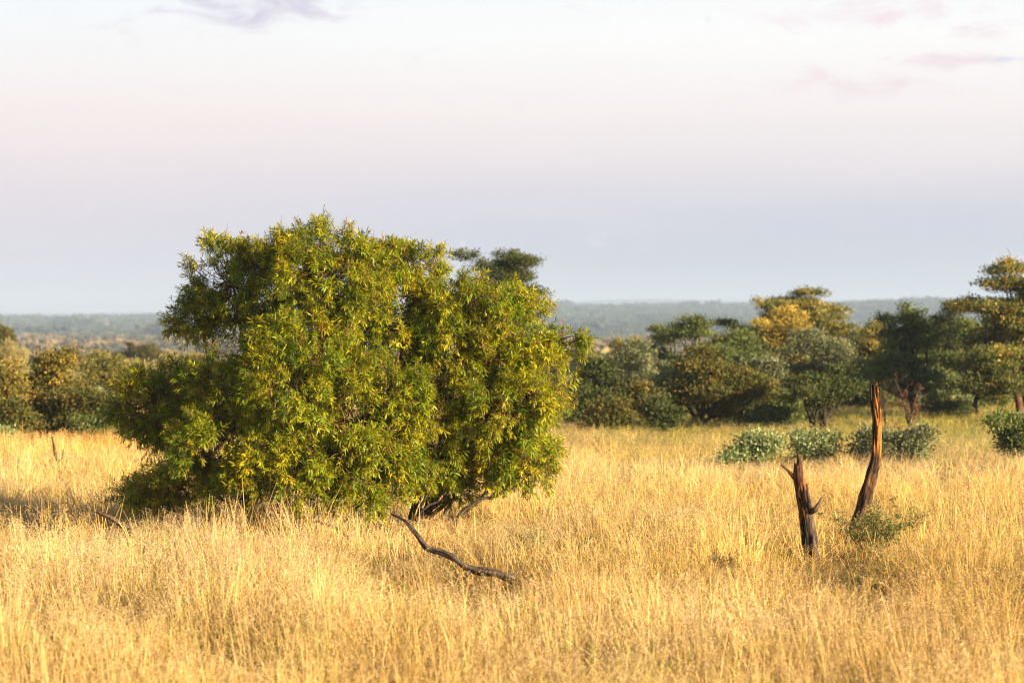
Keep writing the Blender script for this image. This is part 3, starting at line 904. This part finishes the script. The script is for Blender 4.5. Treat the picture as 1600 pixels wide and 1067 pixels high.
RG = 'trees and bushes along the right side of the field'
LG = 'bushes and trees beyond the field on the left'
right_plants = [
    # name, x0, x1, ytop, ybot, Y, palette, style, label, cat, kwargs
    ('tree', 734, 866, 402, 454, 60, 'dark', 'layered', 'dark green tree whose flat crown shows above the top of the big bush', 'tree', dict(bx=800, seed=11)),
    ('bush', 893, 972, 565, 690, 46.5, 'dark', 'shrub', 'dark green rounded bush just beside the right edge of the big green bush', 'bush', dict(seed=12, stems=4)),
    ('shrub', 915, 990, 628, 694, 44.5, 'olive', 'shrub', 'low olive shrub at the foot of the dark rounded bush', 'shrub', dict(seed=13, stems=3)),
    ('tree', 945, 1045, 532, 668, 54, 'grey', 'layered', 'grey green layered tree between the dark rounded bush and the olive thicket', 'tree', dict(seed=14, stems=2)),
    ('tree', 905, 980, 555, 640, 66, 'grey', 'round', 'pale hazy tree peeping out behind the grey green layered tree', 'tree', dict(seed=41)),
    ('tree', 1025, 1142, 503, 610, 60, 'green', 'layered', 'flat topped green tree rising behind the dark olive thicket', 'tree', dict(seed=15)),
    ('tree', 1020, 1190, 556, 672, 48.5, 'olive', 'round', 'wide dark olive thicket on several black stems in the middle of the tree line', 'tree', dict(seed=16, stems=5, dens=1.2, bx=1100)),
    ('tree', 1105, 1205, 512, 650, 63, 'green', 'round', 'bushy green tree filling the gap right of the flat topped tree', 'tree', dict(seed=17)),
    ('tree', 1178, 1332, 453, 585, 72, 'gold', 'layered', 'tall tree with a broad golden flecked crown against the distant hills', 'tree', dict(seed=18, dens=1.1)),
    ('tree', 1186, 1268, 486, 570, 64, 'yellow', 'round', 'small bright yellow crowned tree in front of the tall golden flecked one', 'tree', dict(seed=19)),
    ('tree', 1165, 1248, 572, 655, 51, 'grey', 'layered', 'slim silvery tree with tiered leaves right of the olive thicket', 'tree', dict(seed=20)),
    ('tree', 1212, 1350, 518, 640, 57, 'grey', 'layered', 'wide grey green tiered tree behind the small dark tree on many stems', 'tree', dict(seed=21)),
    ('tree', 1233, 1337, 583, 650, 47, 'dark', 'round', 'small dark rounded tree on several thin stems above the pale shrubs', 'tree', dict(seed=22, stems=4, bx=1283)),
    ('shrub', 1178, 1238, 636, 678, 48, 'green', 'shrub', 'little green shrub between the olive thicket and the small dark tree', 'shrub', dict(seed=23, stems=3)),
    ('tree', 1310, 1402, 503, 640, 64, 'gold', 'round', 'orange topped green tree behind the top of the tall burnt stump', 'tree', dict(seed=24)),
    ('tree', 1345, 1472, 486, 600, 54.5, 'green', 'layered', 'flat topped tree on a slim trunk just right of the tall burnt stump', 'tree', dict(seed=25, bx=1428)),
    ('tree', 1320, 1425, 565, 645, 62, 'green', 'round', 'dense green understory tree behind the reddish bare sapling', 'tree', dict(seed=26, stems=2)),
    ('tree', 1448, 1508, 468, 570, 67, 'dark', 'round', 'dark tree with a small round top left of the tallest tree', 'tree', dict(seed=27)),
    ('tree', 1462, 1592, 506, 612, 55.5, 'green', 'layered', 'wide flat topped tree on a forked black trunk left of the tallest tree', 'tree', dict(seed=28, bx=1526)),
    ('tree', 1500, 1700, 416, 600, 52.5, 'gold', 'layered', 'tallest tree with golden upper leaves and a forked reddish trunk', 'tree', dict(seed=29, bx=1590, barkc=(.11, .055, .035), dens=1.15)),
    ('tree', 1443, 1512, 577, 650, 57.5, 'pale', 'layered', 'small pale tiered sapling between the two flat topped trees', 'tree', dict(seed=30)),
    ('shrub', 1436, 1522, 632, 668, 54, 'dark', 'shrub', 'low dark shrub beneath the small pale tiered sapling', 'shrub', dict(seed=31, stems=3)),
    ('tree', 1535, 1640, 560, 655, 64, 'dark', 'round', 'dark leafy tree standing behind the forked reddish trunk', 'tree', dict(seed=32, stems=2)),
    ('tree', 1440, 1545, 545, 640, 70, 'green', 'round', 'dim green tree deep behind the pale tiered sapling', 'tree', dict(seed=33, stems=2)),
    ('tree', 1050, 1150, 560, 640, 74, 'dark', 'round', 'dim dark tree deep behind the olive thicket', 'tree', dict(seed=34, stems=2)),
    ('tree', 1240, 1340, 560, 640, 74, 'dark', 'round', 'dim dark tree deep behind the wide grey green tiered tree', 'tree', dict(seed=35, stems=2)),
    ('shrub', 1144, 1212, 689, 724, 35.5, 'pale', 'layered', 'low pale silvery shrub in the grass behind the forked stump', 'shrub', dict(seed=36, stems=5, leaf=.075, dens=.6)),
    ('shrub', 1254, 1308, 688, 724, 36.0, 'pale', 'layered', 'pale silvery shrub in the grass between the two stumps', 'shrub', dict(seed=37, stems=5, leaf=.075, dens=.55)),
    ('shrub', 1346, 1404, 687, 724, 35.8, 'grey', 'layered', 'grey green shrub in the grass directly behind the tall burnt stump', 'shrub', dict(seed=38, stems=5, leaf=.07, dens=.55)),
    ('shrub', 1406, 1446, 680, 712, 35.0, 'grey', 'layered', 'small umbrella shaped green shrub right of the tall burnt stump', 'shrub', dict(seed=39, leaf=.07, dens=.6)),
    ('sapling', 1566, 1616, 664, 730, 36, 'green', 'upright', 'small leafy green sapling in the grass below the forked reddish trunk', 'sapling', dict(seed=40, stems=2, dens=.22)),
]
left_plants = [
    ('bush', 24, 134, 550, 712, 43.6, 'orange', 'upright', 'upright orange green bush with wispy tops at the far edge of the field', 'bush', dict(seed=51, stems=5, dens=1.1, barkc=(.14, .07, .04))),
    ('bush', 66, 182, 622, 716, 42.6, 'olive', 'upright', 'low olive green bush in front of the upright orange green bush', 'bush', dict(seed=52, stems=4)),
    ('bush', -40, 42, 578, 714, 43.0, 'orange', 'upright', 'rusty orange bush left of the upright orange green bush', 'bush', dict(seed=53, stems=4, barkc=(.2, .09, .04))),
    ('shrub', -8, 22, 676, 714, 41.3, 'pale', 'shrub', 'tiny pale grey shrub at the foot of the rusty orange bush', 'shrub', dict(seed=54, stems=2)),
    ('tree', -34, 16, 502, 560, 105, 'olive', 'round', 'rounded olive brown tree standing highest above the golden scrub', 'tree', dict(seed=55, leaf=.14)),
    ('tree', 188, 252, 540, 576, 150, 'olive', 'round', 'far dark round tree alone above the golden scrub beside the big bush', 'tree', dict(seed=56, leaf=.18)),
    ('tree', 128, 200, 560, 668, 58, 'gold', 'round', 'golden green tree behind the low olive green bush', 'tree', dict(seed=57, stems=3)),
    ('tree', 130, 172, 612, 668, 51.5, 'grey', 'shrub', 'small grey green tree between the low olive bush and the big bush', 'tree', dict(seed=58, stems=2)),
    ('tree', 150, 262, 566, 660, 66, 'straw', 'layered', 'pale straw coloured tiered tree behind the left tip of the big bush', 'tree', dict(seed=59, stems=2)),
    ('tree', -30, 34, 538, 610, 88, 'straw', 'round', 'straw gold tree below the rounded olive brown tree', 'tree', dict(seed=60, leaf=.09)),
    ('tree', 40, 125, 568, 640, 76, 'straw', 'layered', 'yellow tiered tree behind the tops of the orange green bush', 'tree', dict(seed=61)),
    ('tree', 118, 178, 560, 630, 84, 'olive', 'layered', 'flat olive tree in the scrub left of the far dark round tree', 'tree', dict(seed=62, leaf=.09)),
]
left_plants += [('bush', -20, 62, 634, 716, 42.0, 'olive', 'shrub', 'low olive bush at the foot of the rusty orange bush', 'bush', dict(seed=150, stems=3)), ('bush', 138, 196, 646, 718, 41.6, 'green', 'shrub', 'small green bush tucked under the left tip of the big bush', 'bush', dict(seed=151, stems=3))]
for i, (x0, x1, yt, Y, pal) in enumerate(((225, 300, 552, 120, 'straw'), (262, 340, 556, 104, 'straw'), (170, 232, 562, 112, 'straw'), (-10, 50, 548, 124, 'straw'),
                                          (70, 128, 556, 128, 'straw'), (120, 190, 553, 140, 'straw'), (-40, 20, 566, 74, 'straw'), (215, 285, 572, 84, 'gold'),
                                          (285, 365, 560, 92, 'gold'))):
    left_plants.append(('tree', x0, x1, yt, yt + 60, Y, pal, 'layered' if i % 2 else 'round', 'straw yellow tree among the golden scrub between the field and the hills',
                        'tree', dict(seed=70 + i, leaf=.10, group='golden scrub trees on the left')))
right_plants += [('shrub', 955, 1040, 598, 684, 46.8, 'olive', 'shrub', 'low olive shrub in front of the grey green layered tree', 'shrub', dict(seed=130, stems=3)),
                ('shrub', 1000, 1062, 622, 688, 45.8, 'dark', 'shrub', 'low dark shrub at the left foot of the olive thicket', 'shrub', dict(seed=131, stems=3)),
                ('shrub', 1120, 1196, 586, 676, 49.5, 'dark', 'shrub', 'dark shrub leaning on the right side of the olive thicket', 'shrub', dict(seed=132, stems=3)),
                ('shrub', 1188, 1262, 606, 676, 49.8, 'green', 'shrub', 'green shrub beneath the slim silvery tree', 'shrub', dict(seed=133, stems=3)),
                ('shrub', 1330, 1392, 600, 660, 58, 'green', 'shrub', 'green shrub at the foot of the orange topped tree', 'shrub', dict(seed=134, stems=3)),
                ('shrub', 885, 950, 600, 680, 49, 'green', 'shrub', 'green bush half hidden by the right edge of the big bush', 'shrub', dict(seed=135, stems=3))]
for i, (x0, x1, yt, Y, pal) in enumerate(((880, 960, 560, 72, 'green'), (960, 1040, 548, 76, 'grey'), (1010, 1080, 560, 68, 'green'), (1130, 1215, 540, 70, 'dark'), (1160, 1240, 535, 78, 'olive'), (1195, 1290, 560, 66, 'green'), (1290, 1370, 545, 70, 'green'), (1340, 1420, 530, 76, 'grey'), (1385, 1470, 530, 72, 'green'), (1430, 1510, 525, 80, 'gold'), (1500, 1580, 545, 76, 'green'), (1560, 1650, 520, 74, 'green'), (1270, 1345, 530, 82, 'gold'), (1080, 1150, 540, 80, 'grey'), (1010, 1095, 518, 66, 'green'), (1085, 1180, 522, 64, 'olive'), (1125, 1200, 508, 74, 'green'), (1330, 1410, 512, 70, 'olive'), (1400, 1480, 505, 70, 'green'), (1460, 1540, 500, 72, 'olive'), (1530, 1660, 478, 60, 'green'), (1290, 1350, 520, 66, 'grey'), (900, 990, 585, 62, 'dark'), (1010, 1090, 575, 57, 'grey'), (1130, 1210, 575, 58, 'green'), (1205, 1280, 585, 60, 'olive'), (1290, 1360, 575, 63, 'dark'), (1395, 1480, 560, 62, 'grey'), (1490, 1560, 570, 61, 'olive'), (940, 1010, 530, 84, 'gold'), (1160, 1225, 500, 84, 'gold'))):
    right_plants.append(('tree', x0, x1, yt, yt + 95, Y, pal, ('layered', 'round')[i % 2], 'green tree set back in the crowded second rank of the tree line', 'tree',
                         dict(seed=90 + i, stems=2, group='second rank of trees behind the right tree line')))
for a in right_plants:
    a[-1].setdefault('group', RG)
    plant(*a[:-1], **a[-1])
for a in left_plants:
    a[-1].setdefault('group', LG)
    plant(*a[:-1], **a[-1])


# ------------------------------------------------------------------ dead wood
def snag_mesh(mb, pts, radii, seed, sides=36, nring=90, ridge=.25, jag=0.0, colf=None, hollow=False):
    P = catmull(pts, nring)
    Rr = np.interp(np.linspace(0, len(radii) - 1, nring), np.arange(len(radii)), radii)
    T, A, B = frames(P)
    th = np.linspace(0, 2 * np.pi, sides, endpoint=False)
    ln = np.concatenate([[0], np.cumsum(np.linalg.norm(np.diff(P, axis=0), axis=1))])
    V, C = np.zeros((nring, sides, 3)), np.zeros((nring, sides, 3))
    for i in range(nring):
        for j in range(sides):
            ct, st = math.cos(th[j]), math.sin(th[j])
            nz = mnoise.noise(Vector((ct * 2.2 + seed, st * 2.2, ln[i] * 3.0))) + .6 * mnoise.noise(Vector((ct * 5 + seed, st * 5, ln[i] * 5.5)))
            lump = mnoise.noise(Vector((ct * .9 + seed * 3, st * .9, ln[i] * 6.5)))
            crack = max(0.0, .30 - abs(mnoise.noise(Vector((ct * 4.2 + seed * 2, st * 4.2, ln[i] * 2.4 + seed))))) / .30
            nz -= crack * 1.3
            rr = Rr[i] * (1 + ridge * nz + ridge * .7 * lump)
            tt = i / (nring - 1)
            ax = 0.0
            if jag and tt > .94:
                ax = jag * (tt - .94) / .06 * (.5 + 1.1 * mnoise.noise(Vector((ct * 2.8, st * 2.8, seed * 7.3))))
            V[i, j] = P[i] + rr * (A[i] * ct + B[i] * st) + T[i] * ax
            C[i, j] = colf(tt, A[i] * ct + B[i] * st, nz, lump) if colf else (.1, .08, .06)
    i, j = np.meshgrid(np.arange(nring - 1), np.arange(sides), indexing='ij')
    a, b = i * sides + j, i * sides + (j + 1) % sides
    c, d = a + sides, b + sides
    f = np.concatenate([np.stack([a, b, d], -1).reshape(-1, 3), np.stack([a, d, c], -1).reshape(-1, 3)])
    capz = P[-1] - T[-1] * (Rr[-1] * (2.0 if hollow else .2))
    vv = np.vstack([V.reshape(-1, 3), capz[None]])
    k = np.arange(sides)
    f = np.vstack([f, np.stack([(nring - 1) * sides + k, (nring - 1) * sides + (k + 1) % sides, np.full(sides, nring * sides)], -1)])
    mb.add(vv, f, np.vstack([C.reshape(-1, 3), np.array([[.02, .014, .01]])]))


CHAR, GREYB, RED, TAN = np.array([.014, .010, .008]), np.array([.080, .056, .040]), np.array([.13, .052, .021]), np.array([.40, .155, .032])


def col_short(t, d, nz, lump):
    base = GREYB * (1.0 + .5 * nz)
    up_ = np.clip((t - .45) / .25, 0, 1)
    base = base * (1 - up_) + RED * .8 * up_
    base = base * (1.15 + np.clip(nz, -1, .4) * .8)
    if lump > .25 and t > .35:
        base = base * .4 + TAN * .5
    if d[0] < -.55 and t > .3:  # left side away from the sun darkened, shade put into the colour
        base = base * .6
    return base


def col_tall(t, d, nz, lump):
    base = GREYB * np.array([1.0, .78, .6]) * np.clip(1.2 + .9 * nz, .12, 1.7)
    if lump > .12:
        base = base * .5 + np.array([.13, .06, .025])
    face = d[0] * .55 - d[1] * .83            # bare wood on the front right; shade on the other side painted dark
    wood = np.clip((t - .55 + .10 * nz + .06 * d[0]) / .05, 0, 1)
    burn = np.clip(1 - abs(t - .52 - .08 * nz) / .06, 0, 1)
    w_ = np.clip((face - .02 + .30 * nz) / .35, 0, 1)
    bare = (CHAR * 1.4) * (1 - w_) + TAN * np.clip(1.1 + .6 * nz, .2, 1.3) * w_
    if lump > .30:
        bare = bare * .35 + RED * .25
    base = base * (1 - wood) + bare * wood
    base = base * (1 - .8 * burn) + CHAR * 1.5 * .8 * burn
    if t > .9:
        base = base * (1 - .75 * np.clip((t - .9) / .05, 0, 1) * (lump < .15))
    return base


def build_stumps():
    Y = 20.8
    P = lambda a, b, d=0.0: at(a, b, Y + d)
    base = at(1270, 893, Y)
    base[2] = 0
    lo = np.array([base[0] + .012, Y, -.12])
    root = empty('tree_stump', base, 'short forked dead stump with a broken spur on its right side', 'tree stump', 'weathered dead stumps')
    mb = MB()
    k = Y / F
    snag_mesh(mb, [lo, P(1270, 880), P(1264, 840), P(1258, 800), P(1252, 767), P(1248, 745), P(1247, 726)],
              [.086, .074, .066, .057, .047, .041, .034], 3.1, jag=.03, colf=col_short, nring=80)
    mb.build('trunk', M_SNAG, root, smooth=True, origin=base)
    m2 = MB()
    snag_mesh(m2, [P(1249, 750), P(1249, 733), P(1249, 720), P(1246, 707)], [.036, .031, .022, .006], 8.2, nring=30, sides=14, jag=.02, colf=lambda t, d, n, l: RED * .6 * (1 + n) + (GREYB * .4 if d[1] < 0 else 0))
    m2.build('prong', M_SNAG, root, smooth=True, origin=base)
    m2 = MB()
    snag_mesh(m2, [P(1246, 752), P(1238, 743), P(1230, 734), P(1222, 727)], [.026, .020, .013, .006], 5.2, nring=26, sides=12, jag=.02, colf=lambda t, d, n, l: GREYB * .5 * (1 - t) + RED * 1.0 * t)
    m2.build('prong', M_SNAG, root, smooth=True, origin=base)
    m2 = MB()
    snag_mesh(m2, [P(1266, 800, -.03), P(1273, 796, -.07), P(1279, 788, -.08), P(1284, 777, -.08)], [.026, .029, .020, .008], 6.9, nring=26, sides=12, jag=.012, colf=lambda t, d, n, l: CHAR * 2 * (1 - t) + np.array([.20, .14, .10]) * t)
    m2.build('spur', M_SNAG, root, smooth=True, origin=base)
    m2 = MB()
    snag_mesh(m2, [P(1266, 800, -.03), P(1264, 784, -.07), P(1262, 770, -.07), P(1261, 757, -.06)], [.022, .020, .014, .006], 4.4, nring=26, sides=12, jag=.015, colf=lambda t, d, n, l: GREYB * (.7 + .8 * t) * (1 + .5 * n))
    m2.build('spur', M_SNAG, root, smooth=True, origin=base)
    # knot hole in a ring of torn wood
    m2 = MB()
    ring = [P(1252 + 4.5 * math.cos(t), 768 + 10 * math.sin(t), -.046 + .01 * math.cos(t)) for t in np.linspace(0, 2 * math.pi, 22)]
    tube(m2, ring, np.full(22, .006), RED * .55, 7)
    m2.build('knot_rim', M_SNAG, root, smooth=True, origin=base)

    Y = 22.4
    P = lambda a, b, d=0.0: at(a, b, Y + d)
    base = at(1328, 866, Y)
    base[2] = 0
    root = empty('tree_stump', base, 'tall leaning burnt stump with bare orange wood on its upper half', 'tree stump', 'weathered dead stumps')
    mb = MB()
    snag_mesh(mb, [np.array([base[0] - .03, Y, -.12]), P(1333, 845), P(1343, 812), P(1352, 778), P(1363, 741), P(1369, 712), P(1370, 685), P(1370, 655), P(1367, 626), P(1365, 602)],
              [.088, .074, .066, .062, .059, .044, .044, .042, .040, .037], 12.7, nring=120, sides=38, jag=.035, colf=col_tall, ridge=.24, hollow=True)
    mb.build('trunk', M_SNAG, root, smooth=True, origin=base)
    m2 = MB()      # charred splinters standing at the broken top
    for (a0, b0, a1, b1, rr) in ((1361, 625, 1361, 600, .013), (1369, 640, 1371, 602, .011), (1373, 660, 1375, 612, .010)):
        d_ = .02
        snag_mesh(m2, [P(a0, b0, -.03), P((a0 + a1) / 2, (b0 + b1) / 2, -.035), P(a1, b1, -.03)], [rr, rr * .9, rr * .3], a0 * .1, nring=16, sides=8, colf=lambda t, d, n, l: CHAR * 1.5 + RED * .25 * (n > 0))
    m2.build('splinters', M_SNAG, root, smooth=True, origin=base)
    m2 = MB()      # dark slot in the bare wood
    cpt = P(1372.5, 672, -.044)
    th = np.linspace(0, 2 * np.pi, 18, endpoint=False)
    rim = np.stack([cpt[0] + .012 * np.cos(th), np.full(18, cpt[1]) + .012 * np.cos(th) * .6, cpt[2] + .040 * np.sin(th)], -1)
    inn = np.stack([cpt[0] + .008 * np.cos(th), np.full(18, cpt[1] + .010), cpt[2] + .032 * np.sin(th)], -1)
    k_ = np.arange(18)
    fr = np.concatenate([np.stack([k_, (k_ + 1) % 18, 18 + (k_ + 1) % 18], -1), np.stack([k_, 18 + (k_ + 1) % 18, 18 + k_], -1),
                         np.stack([18 + k_, 18 + (k_ + 1) % 18, np.full(18, 36)], -1)])
    m2.add(np.vstack([rim, inn, cpt[None] + [0, .012, 0]]), fr, np.vstack([np.tile(RED * .8, (18, 1)), np.tile(CHAR, (19, 1))]))
    m2.build('knot_hole', M_SNAG, root, smooth=True, origin=base)


build_stumps()


def dead_branch(name, pts, radii, Y, label, cat, seed, col=(.11, .085, .07), side=(), sides=14, nring=50, ridge=.15, group=None):
    W3 = [at(a, b, Y + d) for a, b, d in pts]
    base = W3[0].copy()
    base[2] = float(terrain(base[0], base[1]))
    c0 = np.array(col)
    mb = MB()
    snag_mesh(mb, W3, radii, seed, sides, nring, ridge, jag=.02, colf=lambda t, d, n, l: c0 * (1 + .55 * n) * (1.7 if l > .28 else 1))
    if side:
        root = empty(name, base, label, cat, group)
        mb.build('limb', M_SNAG, root, smooth=True, origin=base)
        for q, rr in side:
            m2 = MB()
            snag_mesh(m2, [at(a, b, Y + d) for a, b, d in q], rr, seed + 3, 10, 18, ridge, colf=lambda t, d, n, l: c0 * .9 * (1 + .5 * n))
            m2.build('twig', M_SNAG, root, smooth=True, origin=base)
    else:
        o = mb.build(name, M_SNAG, smooth=True, origin=base)
        o.location = tuple(base)
        o['label'], o['category'] = label, cat
        if group:
            o['group'] = group


dead_branch('fallen_branch', [(612, 803, .45), (632, 813, .35), (648, 831, .2), (664, 853, .1), (676, 859, .08), (702, 868, 0), (735, 888, -.1), (770, 895, -.15), (802, 905, -.15)],
            [.012, .015, .021, .027, .029, .029, .031, .033, .035], 19.1, 'long crooked grey dead branch lying in the grass before the big bush', 'branch', 2.2, col=(.150, .105, .078), ridge=.30,
            side=[([(672, 856, .08), (668, 858, .04), (664, 858, .02)], [.014, .010, .006]), ([(738, 890, -.1), (728, 900, -.16), (722, 906, -.2)], [.022, .018, .012])])
dead_branch('log', [(150, 798, 0), (165, 805, 0), (180, 813, 0), (200, 832, .05), (222, 862, .1)], [.022, .025, .025, .024, .022], 22.6,
            'short reddish brown log end poking up left of the big bush', 'log', 4.1, col=(.15, .088, .052), ridge=.25)
dead_branch('dead_branch', [(490, 811, -.2), (508, 818, -.22), (530, 827, -.25), (552, 846, -.3)], [.014, .016, .016, .014], 22.7,
            'thin pale dead branch low against the front foot of the big bush', 'branch', 5.1, col=(.26, .15, .075))
dead_branch('dead_sapling', [(93, 762, 0), (90, 738, 0), (87, 712, 0), (84, 696, 0), (81, 682, 0)], [.032, .030, .026, .017, .008], 34.2,
            'taller of two thin dark dead stems in the pale grass', 'dead stem', 6.1, col=(.06, .035, .025), sides=8, nring=24,
            side=[([(87, 722, 0), (83, 716, 0), (80, 712, 0)], [.009, .007, .004])], group='dead stems in the pale grass')
dead_branch('dead_sapling', [(102, 762, 0), (100, 736, 0), (98, 718, 0), (99, 702, 0)], [.030, .032, .025, .008], 34.0,
            'shorter of two thin dead stems with reddish broken side twigs', 'dead stem', 7.1, col=(.15, .06, .03), sides=8, nring=24,
            side=[([(99, 728, 0), (104, 720, 0), (107, 716, 0)], [.012, .008, .004]), ([(99, 730, 0), (95, 722, 0), (92, 718, 0)], [.012, .008, .004])],
            group='dead stems in the pale grass')


def twiggy(name, px, py, Y, wpx, hpx, n, label, cat, seed, col, leafcol=None, nleaf=0, lean=0.0, rbase=.007):
    """a wiry branching shrub: stems that fork twice, with optional sparse leaves"""
    r = np.random.default_rng(seed)
    k = Y / F
    base = at(px, py, Y)
    base[2] = float(terrain(base[0], base[1]))
    wd, hg = wpx * k, hpx * k
    st, lf = MB(), MB()
    col = np.array(col)
    LP, LD = [], []
    for i in range(n):
        a = r.uniform(0, 6.28)
        tipv = np.array([np.cos(a) * wd * .5 * r.uniform(.3, 1) + lean * wd, np.sin(a) * wd * .3, hg * r.uniform(.5, 1.0)])
        P = catmull([base + r.normal(0, .02, 3) * [1, 1, 0] - [0, 0, .05], base + tipv * .45 + [0, 0, hg * .14], base + tipv], 9)
        P[1:] += r.normal(0, .012, P[1:].shape)
        tube(st, P, np.linspace(rbase, rbase * .3, 9), col * r.uniform(.8, 1.3), 5)
        for j in range(5):
            s = P[int(r.integers(3, 9))]
            d = unit(tipv * .5 + r.normal(0, .35, 3))
            Q = np.array([s, s + d * hg * .12, s + unit(d + r.normal(0, .6, 3)) * hg * r.uniform(.2, .34)])
            tube(st, Q, [rbase * .45, rbase * .35, rbase * .15], col * r.uniform(.8, 1.3), 3)
            for q in range(3):
                e = Q[1] + (Q[2] - Q[1]) * r.uniform(.1, 1)
                e2 = e + unit(d + r.normal(0, .9, 3)) * hg * r.uniform(.06, .14)
                tube(st, np.array([e, (e + e2) / 2 + r.normal(0, .004, 3), e2]), [rbase * .22, rbase * .18, rbase * .1], col, 3)
                LP += [e2, (e + e2) / 2]
                LD += [e2 - e, e2 - e]
            LP += [Q[1], Q[2]]
            LD += [d, d]
    root = empty(name, base, label, cat)
    st.build('stem', M_BARK, root, smooth=True, origin=base)
    if nleaf:
        LP, LD = np.array(LP), unit(np.array(LD))
        q = np.repeat(np.arange(len(LP)), nleaf)
        P = LP[q] + r.normal(0, .014, (len(q), 3))
        C = np.array(leafcol) * r.uniform(.7, 1.3, (len(q), 1)) * (1 + r.normal(0, .08, (len(q), 3)))
        leaves(lf, P, unit(LD[q] * .5 + r.normal(0, .6, P.shape)), unit(r.normal(0, .5, P.shape) + [0, 0, .8]), r.uniform(.018, .034, len(q)), r.uniform(.009, .015, len(q)), np.clip(C, .005, .6))
        lf.build('foliage', M_TREE, root, origin=base)
    return root, base


tw, tb = twiggy('thorn_bush', 1364, 890, 21.3, 185, 88, 22, 'wiry green thorn bush with one arching spray at the feet of the two stumps', 'bush', 61, (.17, .13, .06), (.20, .22, .06), 3)
m2, m3 = MB(), MB()
Pb = catmull([np.array([tb[0] + .08, 21.3, -.02]), at(1385, 850, 21.2), at(1388, 832, 21.2), at(1400, 822, 21.2), at(1418, 818, 21.2), at(1430, 823, 21.2)], 24)
tube(m2, Pb, np.linspace(.010, .003, 24), (.13, .085, .035), 5)
Pc = catmull([np.array([tb[0] + .1, 21.3, -.02]), at(1408, 860, 21.15), at(1414, 848, 21.15), at(1418, 838, 21.15)], 12)
tube(m2, Pc, np.linspace(.010, .004, 12), (.13, .085, .035), 5)
rr_ = np.random.default_rng(5)
q = np.repeat(np.arange(9, 24), 14)
Pq = Pb[q] + rr_.normal(0, .020, (len(q), 3))
leaves(m3, Pq, unit(rr_.normal(0, 1, Pq.shape)), unit(rr_.normal(0, .5, Pq.shape) + [0, 0, .8]), rr_.uniform(.018, .034, len(q)), rr_.uniform(.009, .015, len(q)),
       np.array([.14, .17, .03]) * rr_.uniform(.7, 1.3, (len(q), 1)))
m2.build('arching_branch', M_BARK, tw, smooth=True, origin=tb)
m3.build('spray', M_TREE, tw, origin=tb)
twiggy('dead_shrub', 62, 866, 22.2, 120, 86, 20, 'wiry leafless grey shrub in the grass left of the log end', 'shrub', 62, (.060, .048, .042), None, 0)
twiggy('dead_shrub', 122, 850, 23.4, 70, 80, 4, 'few bare dark twigs rising behind the wiry leafless shrub', 'shrub', 67, (.07, .05, .04), None, 0, rbase=.005)
twiggy('weed', 828, 895, 21.0, 52, 56, 10, 'small leafy green weed in the grass right of the fallen branch', 'weed', 63, (.09, .09, .03), (.11, .18, .03), 6)
twiggy('weed', 900, 896, 20.9, 66, 46, 7, 'small dusty green weed in the open grass near the middle', 'weed', 64, (.09, .08, .03), (.10, .13, .05), 2)
twiggy('weed', 1130, 930, 19.6, 60, 44, 5, 'dusty low green weed in the grass left of the forked stump', 'weed', 65, (.09, .08, .03), (.09, .12, .05), 2)
tw2, tb2 = twiggy('bare_sapling', 1421, 676, 49.5, 66, 84, 6, 'reddish leafless sapling with branching stems in the shade under the trees', 'sapling', 66, (.13, .065, .045), None, 0, rbase=.022)
twiggy('bare_sapling', 1386, 690, 46.5, 26, 90, 3, 'thin reddish leafless stem right of the top of the tall burnt stump', 'sapling', 68, (.13, .07, .05), None, 0, rbase=.014)

# ------------------------------------------------------------------ haze
hz = bpy.data.materials.new('haze')
hz.use_nodes = True
hz.node_tree.nodes.clear()
t = NT(hz.node_tree)
pv = t.n('ShaderNodeVolumePrincipled', {'Color': (0.56, 0.71, 1.0, 1), 'Density': 0.00028, 'Anisotropy': 0.0})
ho = t.n('ShaderNodeOutputMaterial')
hz.node_tree.links.new(pv.outputs[0], ho.inputs['Volume'])
mb = MB()
x0, x1, y0, y1, z0, z1 = -3600, 3600, -60, 9100, -140, 120
V = np.array([[a, b, c] for a in (x0, x1) for b in (y0, y1) for c in (z0, z1)])
fq = [(0, 1, 3, 2), (4, 6, 7, 5), (0, 4, 5, 1), (2, 3, 7, 6), (0, 2, 6, 4), (1, 5, 7, 3)]
mb.add(V, [tri for q_ in fq for tri in ((q_[0], q_[1], q_[2]), (q_[0], q_[2], q_[3]))], (1, 1, 1))
ob = mb.build('haze', hz)
ob['kind'], ob['label'] = 'stuff', 'thin pale haze that fades the far hills to grey blue'
